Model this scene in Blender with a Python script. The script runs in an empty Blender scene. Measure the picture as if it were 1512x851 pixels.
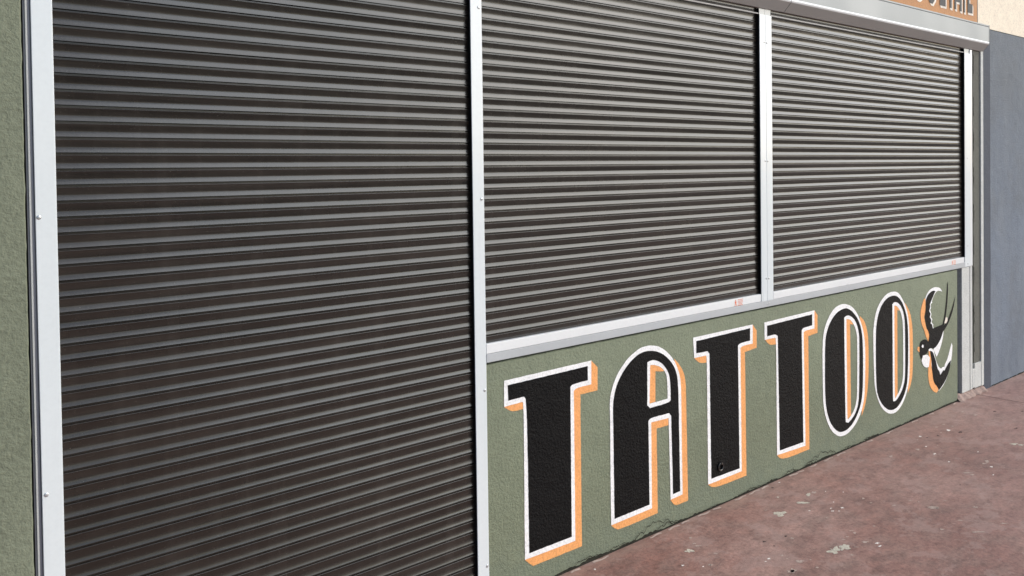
import bpy, bmesh, math, random
from mathutils import Matrix, Vector
from mathutils.geometry import tessellate_polygon
from mathutils import noise as mnoise
random.seed(7)
R = math.radians
sc = bpy.context.scene
col = sc.collection
LETTERS = [
 ('T1',[[(1.6452,0.756),(2.0753,0.797),(2.1093,0.7649),(2.1079,0.6732),(2.0157,0.6734),(2.0148,0.0784),(1.7691,0.0801),(1.7305,0.1157),(1.7337,0.6738),(1.6807,0.6722),(1.6443,0.6986)]],[(1.6458,0.7933),(2.0753,0.797),(2.0738,0.7028),(1.992,0.7027),(1.9811,0.6936),(1.9801,0.1103),(1.7305,0.1157),(1.734,0.6925),(1.7289,0.7006),(1.6443,0.6986)],[],[(1.6613,0.7738),(2.0554,0.7783),(2.0545,0.7226),(1.9733,0.721),(1.9633,0.7123),(1.9615,0.1321),(1.7511,0.1341),(1.7491,0.7014),(1.7359,0.7186),(1.6633,0.718)],[]),
 ('A',[[(2.4157,0.4799),(2.5248,0.4755),(2.5243,0.4446),(2.4498,0.4469),(2.4515,0.0851),(2.2204,0.0821),(2.1996,0.0915),(2.1773,0.1098),(2.1747,0.117),(2.3266,0.2057)],[(2.4095,0.7248),(2.4459,0.7202),(2.4805,0.7049),(2.5024,0.6835),(2.4852,0.6837),(2.4454,0.6918),(2.4435,0.5622),(2.4071,0.5605)],[(2.5623,0.7273),(2.5932,0.7015),(2.6241,0.6614),(2.6374,0.6241),(2.641,0.5814),(2.6479,0.0859),(2.5739,0.0839),(2.5532,0.0931),(2.5329,0.1174),(2.5747,0.1394),(2.5971,0.6103),(2.5874,0.6677)]],[(2.1747,0.1138),(2.1732,0.3112),(2.1749,0.5385),(2.1726,0.6161),(2.1858,0.6651),(2.2183,0.7207),(2.2741,0.7701),(2.3355,0.7999),(2.3835,0.808),(2.4274,0.8041),(2.4718,0.7927),(2.5218,0.7612),(2.5673,0.7161),(2.5947,0.6664),(2.6086,0.6083),(2.6084,0.4477),(2.6112,0.1227),(2.533,0.1194),(2.5248,0.4755),(2.4157,0.4799),(2.4152,0.1157)],[[(2.4134,0.7228),(2.4458,0.7175),(2.4755,0.7058),(2.5004,0.6859),(2.5182,0.6554),(2.5199,0.5611),(2.4071,0.5605)]],[(2.193,0.1344),(2.1923,0.5025),(2.1903,0.6062),(2.2084,0.6674),(2.2456,0.7193),(2.2972,0.7598),(2.3448,0.7819),(2.3929,0.7865),(2.4418,0.779),(2.4914,0.7591),(2.5366,0.7245),(2.572,0.6807),(2.5889,0.6257),(2.5917,0.4512),(2.5956,0.1408),(2.5487,0.1394),(2.5413,0.4824),(2.5282,0.4968),(2.4131,0.5),(2.3983,0.4903),(2.3998,0.1355)],[[(2.3951,0.7372),(2.4166,0.7425),(2.4461,0.7391),(2.4808,0.7233),(2.5157,0.6902),(2.5375,0.6486),(2.5402,0.5516),(2.5288,0.5422),(2.4088,0.542),(2.3924,0.5567)]]),
 ('T2',[[(2.6978,0.7412),(3.1288,0.7993),(3.1612,0.7658),(3.1602,0.6832),(3.0673,0.6769),(3.072,0.0884),(2.828,0.0898),(2.7864,0.1189),(2.7851,0.6738),(2.7385,0.6757),(2.6973,0.7072)]],[(2.691,0.7988),(3.1288,0.7993),(3.1276,0.708),(3.0469,0.7086),(3.0321,0.7011),(3.0342,0.1184),(2.7864,0.1189),(2.7854,0.6975),(2.7788,0.7057),(2.6973,0.7072)],[],[(2.7125,0.7801),(3.1072,0.7847),(3.1065,0.7263),(3.0226,0.7235),(3.0128,0.7152),(3.0173,0.1362),(2.8093,0.1405),(2.8036,0.7105),(2.7892,0.7235),(2.7118,0.7262)],[]),
 ('T3',[[(3.2239,0.7379),(3.6601,0.8025),(3.6897,0.7739),(3.6886,0.6808),(3.6025,0.6763),(3.6059,0.0897),(3.3622,0.0906),(3.3193,0.1262),(3.3181,0.6758),(3.2623,0.6795),(3.2274,0.7126)]],[(3.222,0.7962),(3.6601,0.8025),(3.659,0.7081),(3.5737,0.7083),(3.5591,0.7005),(3.5696,0.1162),(3.3193,0.1262),(3.3184,0.701),(3.3118,0.7098),(3.2235,0.7116)],[],[(3.2439,0.7778),(3.6376,0.7846),(3.6369,0.7276),(3.5522,0.7243),(3.5405,0.7136),(3.5496,0.1396),(3.3424,0.1445),(3.332,0.7148),(3.312,0.7278),(3.2433,0.7258)],[]),
 ('O1',[[(3.9663,0.7214),(4.0175,0.7086),(4.0451,0.6776),(4.0112,0.6842),(4.0158,0.182),(3.976,0.164)],[(4.1123,0.7165),(4.1635,0.6833),(4.1941,0.6255),(4.208,0.548),(4.2061,0.3647),(4.1905,0.2703),(4.1584,0.1904),(4.127,0.1538),(4.1428,0.29),(4.1451,0.5145),(4.1317,0.6127)]],[(3.9535,0.8031),(3.8954,0.8026),(3.8381,0.7848),(3.7815,0.738),(3.7439,0.6773),(3.732,0.5984),(3.7348,0.3659),(3.7394,0.2842),(3.7662,0.2078),(3.8121,0.1419),(3.8685,0.1018),(3.9068,0.0881),(3.9751,0.0855),(4.0552,0.1156),(4.1168,0.1666),(4.1483,0.2246),(4.1635,0.2861),(4.1721,0.5104),(4.1585,0.609),(4.1223,0.6887),(4.072,0.7481),(4.0222,0.7835)],[[(3.9721,0.7165),(4.0115,0.7104),(4.0511,0.6768),(4.0768,0.631),(4.0844,0.5769),(4.0814,0.2908),(4.0665,0.2299),(4.0319,0.1892),(3.9819,0.1648),(3.9761,0.1744),(3.975,0.4363)]],[(3.9532,0.7792),(3.8759,0.7669),(3.8093,0.7242),(3.7677,0.6638),(3.7558,0.5948),(3.7545,0.3217),(3.7758,0.2363),(3.8125,0.1726),(3.8688,0.1265),(3.9071,0.1109),(3.9754,0.1096),(4.0454,0.1389),(4.1069,0.2006),(4.1342,0.2595),(4.1435,0.3542),(4.1455,0.5466),(4.132,0.634),(4.0978,0.6971),(4.0418,0.7465),(3.9924,0.7714)],[[(3.9487,0.7268),(3.9723,0.7373),(4.0217,0.728),(4.0714,0.69),(4.1012,0.6329),(4.1067,0.5737),(4.1017,0.287),(4.0867,0.2153),(4.0457,0.1705),(3.9856,0.1462),(3.9601,0.1547),(3.9565,0.1785),(3.9515,0.4403)]]),
 ('O2',[[(4.4984,0.7274),(4.5395,0.7225),(4.5762,0.6887),(4.5393,0.6977),(4.5392,0.1992),(4.5069,0.1794)],[(4.6281,0.7315),(4.6869,0.6787),(4.7176,0.6114),(4.7312,0.5169),(4.7294,0.3085),(4.7069,0.2313),(4.6633,0.1816),(4.6647,0.331),(4.6619,0.5497)]],[(4.5015,0.8112),(4.4227,0.8107),(4.3452,0.7751),(4.2905,0.7214),(4.2641,0.6485),(4.257,0.5843),(4.2654,0.3544),(4.2753,0.2762),(4.3176,0.1915),(4.3718,0.1366),(4.4382,0.1009),(4.5176,0.0937),(4.5873,0.1217),(4.6467,0.179),(4.6783,0.248),(4.6886,0.327),(4.6858,0.5464),(4.6747,0.64),(4.6397,0.713),(4.5817,0.7765),(4.5472,0.8007)],[[(4.503,0.7268),(4.535,0.7231),(4.5762,0.6865),(4.5991,0.6382),(4.6078,0.5687),(4.6078,0.3177),(4.5955,0.257),(4.5579,0.2127),(4.5069,0.1794),(4.5025,0.2005)]],[(4.5013,0.791),(4.4113,0.782),(4.3449,0.7422),(4.3008,0.6764),(4.2849,0.5912),(4.2861,0.2852),(4.3179,0.2134),(4.372,0.1587),(4.4384,0.1221),(4.5178,0.1163),(4.5805,0.1459),(4.635,0.1984),(4.6642,0.2735),(4.6714,0.5484),(4.6556,0.6424),(4.6162,0.7158),(4.563,0.7673)],[[(4.4781,0.7376),(4.5009,0.7495),(4.5466,0.7409),(4.5927,0.7072),(4.6226,0.6523),(4.6314,0.5769),(4.6313,0.3137),(4.6189,0.2471),(4.5763,0.1979),(4.5182,0.1636),(4.484,0.168),(4.4797,0.1936),(4.4805,0.5189)]]),
]
SWALLOW = {'black':[[(5.1951,0.8019),(5.2056,0.7668),(5.1941,0.6709),(5.1785,0.6047),(5.1566,0.5397),(5.1287,0.5144),(5.1203,0.5252),(5.1462,0.5701),(5.168,0.6351),(5.1859,0.73)],[(5.308,0.7021),(5.2876,0.6306),(5.2432,0.5674),(5.1929,0.5203),(5.1413,0.4915),(5.116,0.5161),(5.178,0.5369),(5.2325,0.5883),(5.2766,0.6418)],[(5.1289,0.5356),(5.1542,0.5061),(5.1285,0.4855),(5.1028,0.4506),(5.0606,0.4183),(5.0086,0.3975),(4.9575,0.41),(4.927,0.4024),(4.9128,0.3839),(4.8807,0.3777),(4.8489,0.3752),(4.8329,0.3591),(4.8136,0.3947),(4.8119,0.4274),(4.822,0.4631),(4.8537,0.477),(4.8975,0.4726),(4.9274,0.4522),(4.9378,0.479),(4.9482,0.5105),(4.9788,0.5271),(5.0615,0.5312)],[(5.028,0.7565),(4.991,0.7652),(4.9401,0.7518),(4.9097,0.7316),(4.8934,0.7054),(4.8949,0.6397),(4.8827,0.6131),(4.9081,0.5442),(4.924,0.5233),(4.938,0.5006),(4.989,0.5143),(4.9911,0.5235),(4.9791,0.5536),(4.9587,0.562),(4.9691,0.5833),(4.9489,0.6029),(4.9592,0.6223),(4.9412,0.6434),(4.9556,0.6699),(4.9496,0.6801),(4.9639,0.6973),(4.9907,0.7226),(5.0114,0.7441)],[(4.9492,0.3943),(4.9879,0.3817),(5.0082,0.35),(5.0347,0.3076),(5.051,0.2619),(5.0759,0.2452),(5.0904,0.2177),(5.1329,0.2413),(5.1478,0.2349),(5.1975,0.2713),(5.2411,0.2887),(5.2254,0.2374),(5.1752,0.1778),(5.1109,0.1408),(5.0687,0.1245),(5.048,0.1523),(5.0068,0.1789),(4.9865,0.2205),(4.9828,0.2591),(4.973,0.3177),(4.9611,0.3575)]],'white':[[(4.8896,0.7245),(4.9199,0.7586),(4.9707,0.7796),(5.0324,0.7827),(5.0948,0.7705),(5.1221,0.7446),(5.0633,0.7566),(5.0321,0.7485),(4.9968,0.7219),(4.9802,0.6954),(4.9863,0.69),(4.9638,0.6803),(4.9697,0.6588),(4.9554,0.6464),(4.9735,0.6205),(4.9652,0.6008),(4.9855,0.5859),(4.9751,0.5683),(4.9995,0.549),(4.9933,0.5403),(5.0096,0.5191),(4.9788,0.5205),(4.9188,0.618),(4.8954,0.6958)],[(4.9331,0.4043),(4.9575,0.4119),(5.0023,0.389),(5.0225,0.3382),(5.0389,0.3117),(5.0698,0.2712),(5.1055,0.2556),(5.1182,0.2631),(5.148,0.2601),(5.1567,0.2761),(5.1912,0.3016),(5.2197,0.3459),(5.2528,0.3976),(5.2659,0.378),(5.2588,0.3202),(5.2409,0.2642),(5.1903,0.1848),(5.1257,0.1381),(5.0686,0.1197),(4.9768,0.2791)],[(5.1413,0.4982),(5.1303,0.4466),(5.0918,0.3849),(5.0433,0.3397),(5.0186,0.3674),(4.9982,0.3944),(5.0607,0.4279),(5.1135,0.4683)],[(4.8568,0.3786),(4.9167,0.3758),(4.9468,0.3503),(4.9322,0.296),(4.896,0.2955),(4.8563,0.3162),(4.8368,0.3492)],[(4.8515,0.4475),(4.8653,0.4389),(4.8612,0.4265),(4.8473,0.4267),(4.8375,0.4375)]],'orange':[[(4.8936,0.7287),(4.8697,0.7221),(4.8436,0.6832),(4.8275,0.648),(4.8312,0.6104),(4.8426,0.5717),(4.874,0.5348),(4.8936,0.4947),(4.9275,0.4551),(4.9418,0.4737),(4.938,0.5119),(4.902,0.5404),(4.8903,0.5747),(4.8747,0.6142),(4.8909,0.6402),(4.8973,0.6862)],[(4.933,0.3949),(4.9736,0.3839),(4.9774,0.3549),(4.9669,0.3187),(4.9727,0.2798),(4.9866,0.23),(5.0172,0.1865),(5.0645,0.1282),(5.0414,0.1143),(4.9961,0.1285),(4.9554,0.1644),(4.9295,0.2116),(4.9239,0.2692),(4.9365,0.3236)],[(4.7886,0.4402),(4.8081,0.441),(4.8335,0.4242),(4.8314,0.4059),(4.8078,0.4049),(4.7845,0.4224)],[(5.1676,0.5751),(5.1933,0.5689),(5.1932,0.5495),(5.1716,0.5358),(5.1459,0.5382)]]}
CHIPS = [(3.012,-0.218,0.023,-0.018,-0.024,-0.015,0),(2.882,-0.548,0.02,-0.017,-0.028,-0.016,0),(2.938,-0.562,0.021,-0.017,-0.025,-0.014,0),(3.189,-0.221,0.023,-0.019,-0.013,-0.008,0),(3.289,-0.187,0.011,-0.009,-0.017,-0.01,0),(3.331,-0.192,0.011,-0.009,-0.011,-0.007,1),(3.152,-0.115,0.006,-0.005,-0.007,-0.005,0),(2.7,-0.509,0.015,-0.012,-0.012,-0.008,1),(2.617,-0.535,0.009,-0.007,-0.016,-0.01,1),(2.627,-0.423,0.006,-0.005,-0.007,-0.005,2),(2.597,-0.428,0.004,-0.003,-0.004,-0.002,2),(3.278,-0.363,0.007,-0.005,-0.008,-0.005,2),(3.233,-0.333,0.005,-0.004,-0.006,-0.003,2),(3.213,-0.353,0.006,-0.005,-0.005,-0.003,2),(3.236,-0.372,0.005,-0.004,-0.005,-0.003,2),(3.44,-0.277,0.002,-0.002,-0.005,-0.003,2),(3.304,-0.306,0.003,-0.002,-0.005,-0.003,2),(3.136,-0.287,0.005,-0.004,-0.004,-0.002,2),(3.092,-0.523,0.006,-0.005,-0.008,-0.004,1),(3.098,-0.504,0.009,-0.007,-0.004,-0.002,1),(3.035,-0.521,0.005,-0.004,-0.006,-0.003,1),(3.001,-0.524,0.007,-0.005,-0.005,-0.003,1),(3.05,-0.589,0.011,-0.009,-0.009,-0.005,1),(3.077,-0.627,0.008,-0.006,-0.008,-0.004,2),(3.061,-0.645,0.005,-0.004,-0.008,-0.004,2),(2.905,-0.612,0.007,-0.006,-0.007,-0.004,1),(2.848,-0.384,0.008,-0.006,-0.006,-0.004,1),(3.133,-0.374,0.006,-0.005,-0.005,-0.003,1),(3.446,-0.372,0.006,-0.005,-0.01,-0.005,1),(2.842,-0.358,0.006,-0.005,-0.005,-0.003,3),(2.731,-0.329,0.008,-0.006,-0.004,-0.003,3),(3.228,-0.036,0.006,-0.005,-0.005,-0.003,3),(2.689,-0.441,0.007,-0.006,-0.004,-0.003,1),(2.745,-0.53,0.006,-0.005,-0.004,-0.003,1),(2.682,-0.467,0.006,-0.005,-0.004,-0.002,1),(2.991,-0.161,0.006,-0.005,-0.005,-0.003,1),(2.98,-0.589,0.009,-0.008,-0.003,-0.002,1),(3.307,-0.021,0.005,-0.004,-0.006,-0.004,2),(2.733,-0.376,0.005,-0.004,-0.003,-0.002,3),(3.215,-0.543,0.007,-0.006,-0.004,-0.002,1),(3.428,-0.416,0.006,-0.005,-0.004,-0.002,1),(3.383,-0.22,0.002,-0.002,-0.004,-0.002,2),(2.711,-0.579,0.005,-0.004,-0.006,-0.003,1),(4.059,-0.198,0.01,-0.008,-0.014,-0.007,1),(4.486,-0.153,0.008,-0.006,-0.013,-0.006,2),(4.271,-0.24,0.01,-0.008,-0.012,-0.005,1),(4.351,-0.246,0.005,-0.004,-0.008,-0.004,2),(4.276,-0.325,0.006,-0.005,-0.011,-0.005,2),(4.717,-0.208,0.01,-0.008,-0.016,-0.007,2),(4.803,-0.145,0.009,-0.007,-0.011,-0.005,1),(4.721,-0.139,0.007,-0.006,-0.01,-0.005,1),(4.809,-0.192,0.007,-0.006,-0.009,-0.004,1),(5.131,-0.189,0.012,-0.01,-0.016,-0.006,1),(4.734,-0.265,0.01,-0.008,-0.016,-0.006,3),(5.051,-0.44,0.008,-0.007,-0.011,-0.004,3),(4.582,-0.208,0.007,-0.005,-0.008,-0.003,3),(4.215,-0.423,0.004,-0.003,-0.009,-0.004,2),(4.263,-0.483,0.007,-0.006,-0.007,-0.003,1),(4.48,-0.458,0.003,-0.003,-0.01,-0.004,2),(4.371,-0.545,0.009,-0.007,-0.019,-0.007,1),(4.331,-0.548,0.012,-0.01,-0.008,-0.003,1),(4.312,-0.588,0.007,-0.006,-0.009,-0.003,2),(4.205,-0.636,0.004,-0.003,-0.008,-0.003,2),(4.135,-0.543,0.019,-0.016,-0.008,-0.003,1),(4.129,-0.571,0.01,-0.008,-0.008,-0.003,1),(4.757,-0.53,0.019,-0.015,-0.017,-0.006,0),(4.769,-0.561,0.016,-0.013,-0.011,-0.004,0),(3.6,-0.613,0.02,-0.016,-0.006,-0.003,1),(3.604,-0.631,0.007,-0.005,-0.005,-0.002,2),(3.589,-0.52,0.009,-0.007,-0.005,-0.002,1),(3.605,-0.549,0.006,-0.005,-0.005,-0.002,1),(3.951,-0.586,0.004,-0.003,-0.005,-0.002,3),(5.295,-0.235,0.009,-0.007,-0.011,-0.004,3),(5.426,-0.344,0.009,-0.007,-0.01,-0.003,3),(5.137,-0.113,0.007,-0.005,-0.009,-0.004,1),(3.747,-0.739,0.007,-0.005,-0.01,-0.004,1),(4.412,-0.281,0.005,-0.004,-0.006,-0.003,1),(4.128,-0.216,0.004,-0.003,-0.005,-0.003,1),(4.643,-0.198,0.004,-0.004,-0.007,-0.003,1),(4.427,-0.166,0.004,-0.003,-0.008,-0.004,1),(3.743,-0.732,0.009,-0.007,-0.006,-0.002,1),(3.709,-0.621,0.013,-0.011,-0.004,-0.002,1),(4.653,-0.307,0.007,-0.006,-0.005,-0.002,3),(4.496,-0.186,0.007,-0.005,-0.006,-0.003,3),(4.161,-0.256,0.005,-0.004,-0.005,-0.002,3),(2.433,-0.185,0.016,-0.013,-0.016,-0.013,0),(2.523,-0.117,0.006,-0.005,-0.006,-0.005,1),(2.322,-0.244,0.005,-0.004,-0.004,-0.004,2),(2.377,-0.299,0.003,-0.002,-0.004,-0.003,2),(2.409,-0.306,0.004,-0.004,-0.004,-0.003,2),(2.036,-0.051,0.004,-0.003,-0.003,-0.004,2),(2.496,-0.158,0.008,-0.006,-0.005,-0.004,1),(2.498,-0.265,0.009,-0.008,-0.003,-0.002,1),(2.491,-0.18,0.011,-0.009,-0.004,-0.003,1),(2.608,-0.534,0.016,-0.013,-0.014,-0.009,1),(2.408,-0.309,0.01,-0.008,-0.006,-0.004,1),(3.597,-0.623,0.023,-0.019,-0.011,-0.005,1),(3.5,-0.842,0.029,-0.024,-0.007,-0.003,1),(3.406,-0.738,0.011,-0.009,-0.007,-0.003,1),(3.481,-0.497,0.007,-0.006,-0.006,-0.003,1),(3.667,-0.878,0.015,-0.012,-0.006,-0.002,1),(3.553,-0.749,0.011,-0.009,-0.006,-0.002,1)]

# ------------------------------------------------------------------ materials
def nodes(name):
    m = bpy.data.materials.new(name); m.use_nodes = True
    nt = m.node_tree; b = nt.nodes['Principled BSDF']
    g = nt.nodes.new('ShaderNodeNewGeometry')
    return m, nt, b, g.outputs['Position']
def N(nt, typ, **kw):
    n = nt.nodes.new(typ)
    for k, v in kw.items():
        if k in n.inputs: n.inputs[k].default_value = v
        else: setattr(n, k, v)
    return n
def noise(nt, pos, scale, detail=4, rough=.55, stretch=None):
    if stretch:
        mp = N(nt, 'ShaderNodeMapping'); mp.inputs['Scale'].default_value = stretch
        nt.links.new(pos, mp.inputs['Vector']); pos = mp.outputs['Vector']
    n = N(nt, 'ShaderNodeTexNoise', Scale=scale, Detail=detail, Roughness=rough)
    nt.links.new(pos, n.inputs['Vector']); return n.outputs['Fac']
def ramp(nt, fac, stops):
    r = N(nt, 'ShaderNodeValToRGB'); cr = r.color_ramp
    while len(cr.elements) < len(stops): cr.elements.new(.5)
    for e, (p, c) in zip(cr.elements, stops):
        e.position = p; e.color = (c[0], c[1], c[2], 1) if not isinstance(c, float) else (c, c, c, 1)
    nt.links.new(fac, r.inputs['Fac']); return r.outputs['Color']
def mix(nt, fac, a, b, mode='MIX'):
    n = N(nt, 'ShaderNodeMix', data_type='RGBA', blend_type=mode)
    for s, v in ((0, fac), (6, a), (7, b)):
        if isinstance(v, (int, float)): n.inputs[s].default_value = v
        elif isinstance(v, tuple): n.inputs[s].default_value = (*v, 1)
        else: nt.links.new(v, n.inputs[s])
    return n.outputs[2]
def bump(nt, b, hs, prev=None):
    nrm = prev
    for h, strength, dist in hs:
        n = N(nt, 'ShaderNodeBump', Strength=min(1, strength), Distance=dist*max(1, strength))
        nt.links.new(h, n.inputs['Height'])
        if nrm: nt.links.new(nrm, n.inputs['Normal'])
        nrm = n.outputs['Normal']
    nt.links.new(nrm, b.inputs['Normal'])
def plaster(name, c, var=.12, rough=.75, coarse=.6, fine=.5, spec=.4, dirt=None, speck=None, scale=1.0):
    m, nt, b, pos = nodes(name)
    big = noise(nt, pos, 1.7, 5); mid = noise(nt, pos, 14, 4); sm = noise(nt, pos, 260*scale, 3, .6); st = noise(nt, pos, 95*scale, 4, .6)
    lo = tuple(v*(1-var) for v in c); hi = tuple(min(1, v*(1+var)) for v in c)
    a = ramp(nt, big, [(.3, lo), (.7, hi)])
    a = mix(nt, .35, a, ramp(nt, mid, [(.35, tuple(v*.88 for v in c)), (.65, tuple(min(1, v*1.1) for v in c))]))
    a = mix(nt, 1.0, a, ramp(nt, st, [(.28, (.80,.80,.80)), (.5, (1.,1.,1.)), (.75, (1.1,1.1,1.1))]), 'MULTIPLY')
    if speck:
        sp = noise(nt, pos, 420, 2, .7)
        a = mix(nt, ramp(nt, sp, [(.63, 0.), (.72, 1.)]), a, speck)
    if dirt:
        sx = N(nt, 'ShaderNodeSeparateXYZ'); nt.links.new(pos, sx.inputs[0])
        md = N(nt, 'ShaderNodeMath', operation='MULTIPLY_ADD'); nt.links.new(mid, md.inputs[0]); md.inputs[1].default_value = .35
        nt.links.new(sx.outputs['Z'], md.inputs[2])
        a = mix(nt, ramp(nt, md.outputs[0], [(.12, .75), (.38, 0.)]), a, dirt)
    nt.links.new(a, b.inputs['Base Color'])
    b.inputs['Roughness'].default_value = rough; b.inputs['Specular IOR Level'].default_value = spec
    vor = N(nt, 'ShaderNodeTexVoronoi', Scale=9.0); nt.links.new(pos, vor.inputs['Vector'])
    bump(nt, b, [(mid, .25*coarse, .02), (st, coarse, .004), (sm, fine, .0016)])
    return m
def metal(name, c, rough=.35, metallic=.0, spec=.5, var=.05, streak=True, coat=0.):
    m, nt, b, pos = nodes(name)
    v = noise(nt, pos, 3, 4, .5, (1, 1, .25) if streak else None); f = noise(nt, pos, 90, 3, .6)
    a = ramp(nt, v, [(.3, tuple(x*(1-var) for x in c)), (.7, tuple(min(1, x*(1+var)) for x in c))])
    a = mix(nt, 1., a, ramp(nt, f, [(.3, (.97,.97,.97)), (.6, (1.,1.,1.))]), 'MULTIPLY')
    nt.links.new(a, b.inputs['Base Color'])
    nt.links.new(ramp(nt, v, [(.3, rough*.85), (.7, rough*1.2)]), b.inputs['Roughness'])
    b.inputs['Metallic'].default_value = metallic; b.inputs['Specular IOR Level'].default_value = spec
    b.inputs['Coat Weight'].default_value = coat
    bump(nt, b, [(v, .15, .004)])
    return m
M = {}
M['green'] = plaster('green masonry paint', (.195, .222, .152), .14, .70, 1.1, 1.0, .3, dirt=(.165, .20, .15))
M['green_pillar'] = plaster('green render', (.19, .213, .152), .2, .78, .95, .9, .35, scale=.75)
M['green_dark'] = plaster('green with recess shade', (.055, .065, .05), .2, .9, .5, .4)
M['black'] = plaster('black sign paint', (.0028, .0030, .0036), .2, .6, 1.3, 1.3, .14, speck=(.07, .07, .066))  # pale specks paint the sheen of the rough grain onto the black
M['white'] = plaster('white sign paint', (.90, .91, .92), .015, .6, .4, .3, .4)
M['orange'] = plaster('orange sign paint', (.88, .40, .14), .04, .6, .5, .35, .4)
M['blue'] = plaster('blue grey wall paint', (.150, .185, .238), .24, .7, 1.0, .6, .4)
def blue_wall():
    m = plaster('weathered blue grey wall paint', (.165, .20, .25), .22, .72, 1.2, .9, .3)
    nt = m.node_tree; b = nt.nodes['Principled BSDF']; pos = [n for n in nt.nodes if n.bl_idname == 'ShaderNodeNewGeometry'][0].outputs['Position']
    src = b.inputs['Base Color'].links[0].from_socket
    a = mix(nt, ramp(nt, noise(nt, pos, 4.5, 6, .65, (1, 1, .45)), [(.45, 0.), (.68, .55)]), src, (.215, .245, .28))
    a = mix(nt, ramp(nt, noise(nt, pos, 2.6, 5, .6), [(.5, 0.), (.7, .5)]), a, (.135, .15, .165))
    sx = N(nt, 'ShaderNodeSeparateXYZ'); nt.links.new(pos, sx.inputs[0])
    mr = N(nt, 'ShaderNodeMapRange'); nt.links.new(sx.outputs['Z'], mr.inputs[0]); mr.inputs[1].default_value = 1.2; mr.inputs[2].default_value = 2.4; mr.inputs[3].default_value = 0; mr.inputs[4].default_value = .5
    a = mix(nt, mr.outputs[0], a, (.15, .165, .175))
    a = mix(nt, ramp(nt, noise(nt, pos, 55, 4, .7), [(.68, 0.), (.74, .7)]), a, (.07, .08, .095))
    nt.links.new(a, b.inputs['Base Color']); return m
M['blue'] = blue_wall()
M['slate'] = plaster('dark slate paint', (.060, .072, .098), .15, .75, .6, .5, .4)
M['cream'] = plaster('cream render', (.95, .84, .68), .03, .8, .3, .3, .3)
M['olive'] = plaster('olive grey render', (.135, .137, .118), .12, .85, .8, .6)
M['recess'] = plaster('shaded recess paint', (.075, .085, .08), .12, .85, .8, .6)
M['gwhite'] = plaster('old white paint', (.58, .60, .58), .06, .7, .5, .4, .4)
M['mortar'] = plaster('rough mortar', (.36, .27, .235), .35, .95, 1.0, 1.0, .2)
M['crack'] = plaster('dirty crack', (.035, .035, .028), .4, .95, .6, .6, .1)
M['signboard'] = plaster('orange brown sign board', (.50, .215, .06), .08, .6, .3, .3, .4)
M['signdark'] = plaster('dark grey lettering', (.022, .024, .028), .12, .6, .2, .2)
M['signwhite'] = plaster('cream lettering edge', (.84, .76, .66), .05, .6, .2, .2)
M['edge'] = plaster('dark board edge', (.10, .065, .045), .2, .8)
M['guide'] = metal('light silver powder coat', (.73, .79, .81), .30, .0, .6, .015, True, .25)
M['guide2'] = metal('light silver lip', (.60, .62, .60), .35, .0, .5, .04)
M['sill'] = metal('grey silver sill', (.47, .50, .52), .38, .0, .5, .04, False)
M['bar'] = metal('bright bar', (.80, .83, .84), .3, .0, .55, .02, False, .2)
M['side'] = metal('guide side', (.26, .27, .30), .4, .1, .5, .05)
M['box'] = metal('housing silver grey', (.31, .335, .34), .45, .1, .5, .05, False)
M['boxlow'] = metal('housing underside', (.40, .395, .385), .5, .0, .4, .05, False)
M['dark'] = metal('painted shade black', (.012, .011, .011), .9, 0, .1, .1)
M['slot_shade'] = plaster('black slot shade', (.008, .008, .009), .2, .95, .6, .9, .1)
M['rivet'] = metal('rivet head', (.55, .58, .6), .3, .6, .5, .05, False)
M['red'] = metal('orange red print', (.80, .22, .10), .6, 0, .3, .05, False)
M['stick'] = metal('sticker white', (.84, .80, .78), .5, 0, .3, .02, False)
def curtain_mat():
    m, nt, b, pos = nodes('dark brown enamel slats')
    big = noise(nt, pos, 2.2, 4, .5, (1, 1, 3)); f = noise(nt, pos, 150, 3, .6); sp = noise(nt, pos, 330, 2, .6)
    a = ramp(nt, big, [(.3, (.018, .0145, .0115)), (.7, (.025, .020, .016))])
    a = mix(nt, ramp(nt, sp, [(.70, 0.), (.76, .6)]), a, (.25, .23, .20))
    dust = noise(nt, pos, 26, 5, .65, (.35, 1, 1.6))
    a = mix(nt, ramp(nt, dust, [(.48, 0.), (.8, .05)]), a, (.20, .17, .14))
    lath = noise(nt, pos, 1.0, 3, .6, (1.1, 1, 24)); drip = noise(nt, pos, 5, 4, .6, (3.2, 1, .25))
    a = mix(nt, 1., a, ramp(nt, lath, [(.3, (.75, .75, .75)), (.7, (1.3, 1.3, 1.3))]), 'MULTIPLY')
    a = mix(nt, ramp(nt, drip, [(.52, 0.), (.8, .10)]), a, (.16, .145, .13))
    nt.links.new(a, b.inputs['Base Color'])
    nt.links.new(ramp(nt, lath, [(.3, .19), (.7, .28)]), b.inputs['Roughness'])
    b.inputs['IOR'].default_value = 1.59; b.inputs['Specular Tint'].default_value = (.90, .96, 1, 1)
    bump(nt, b, [(f, .12, .0006), (noise(nt, pos, 7, 3, .5, (1, 1, 4)), .15, .004)])
    return m
M['slat'] = curtain_mat()
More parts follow.
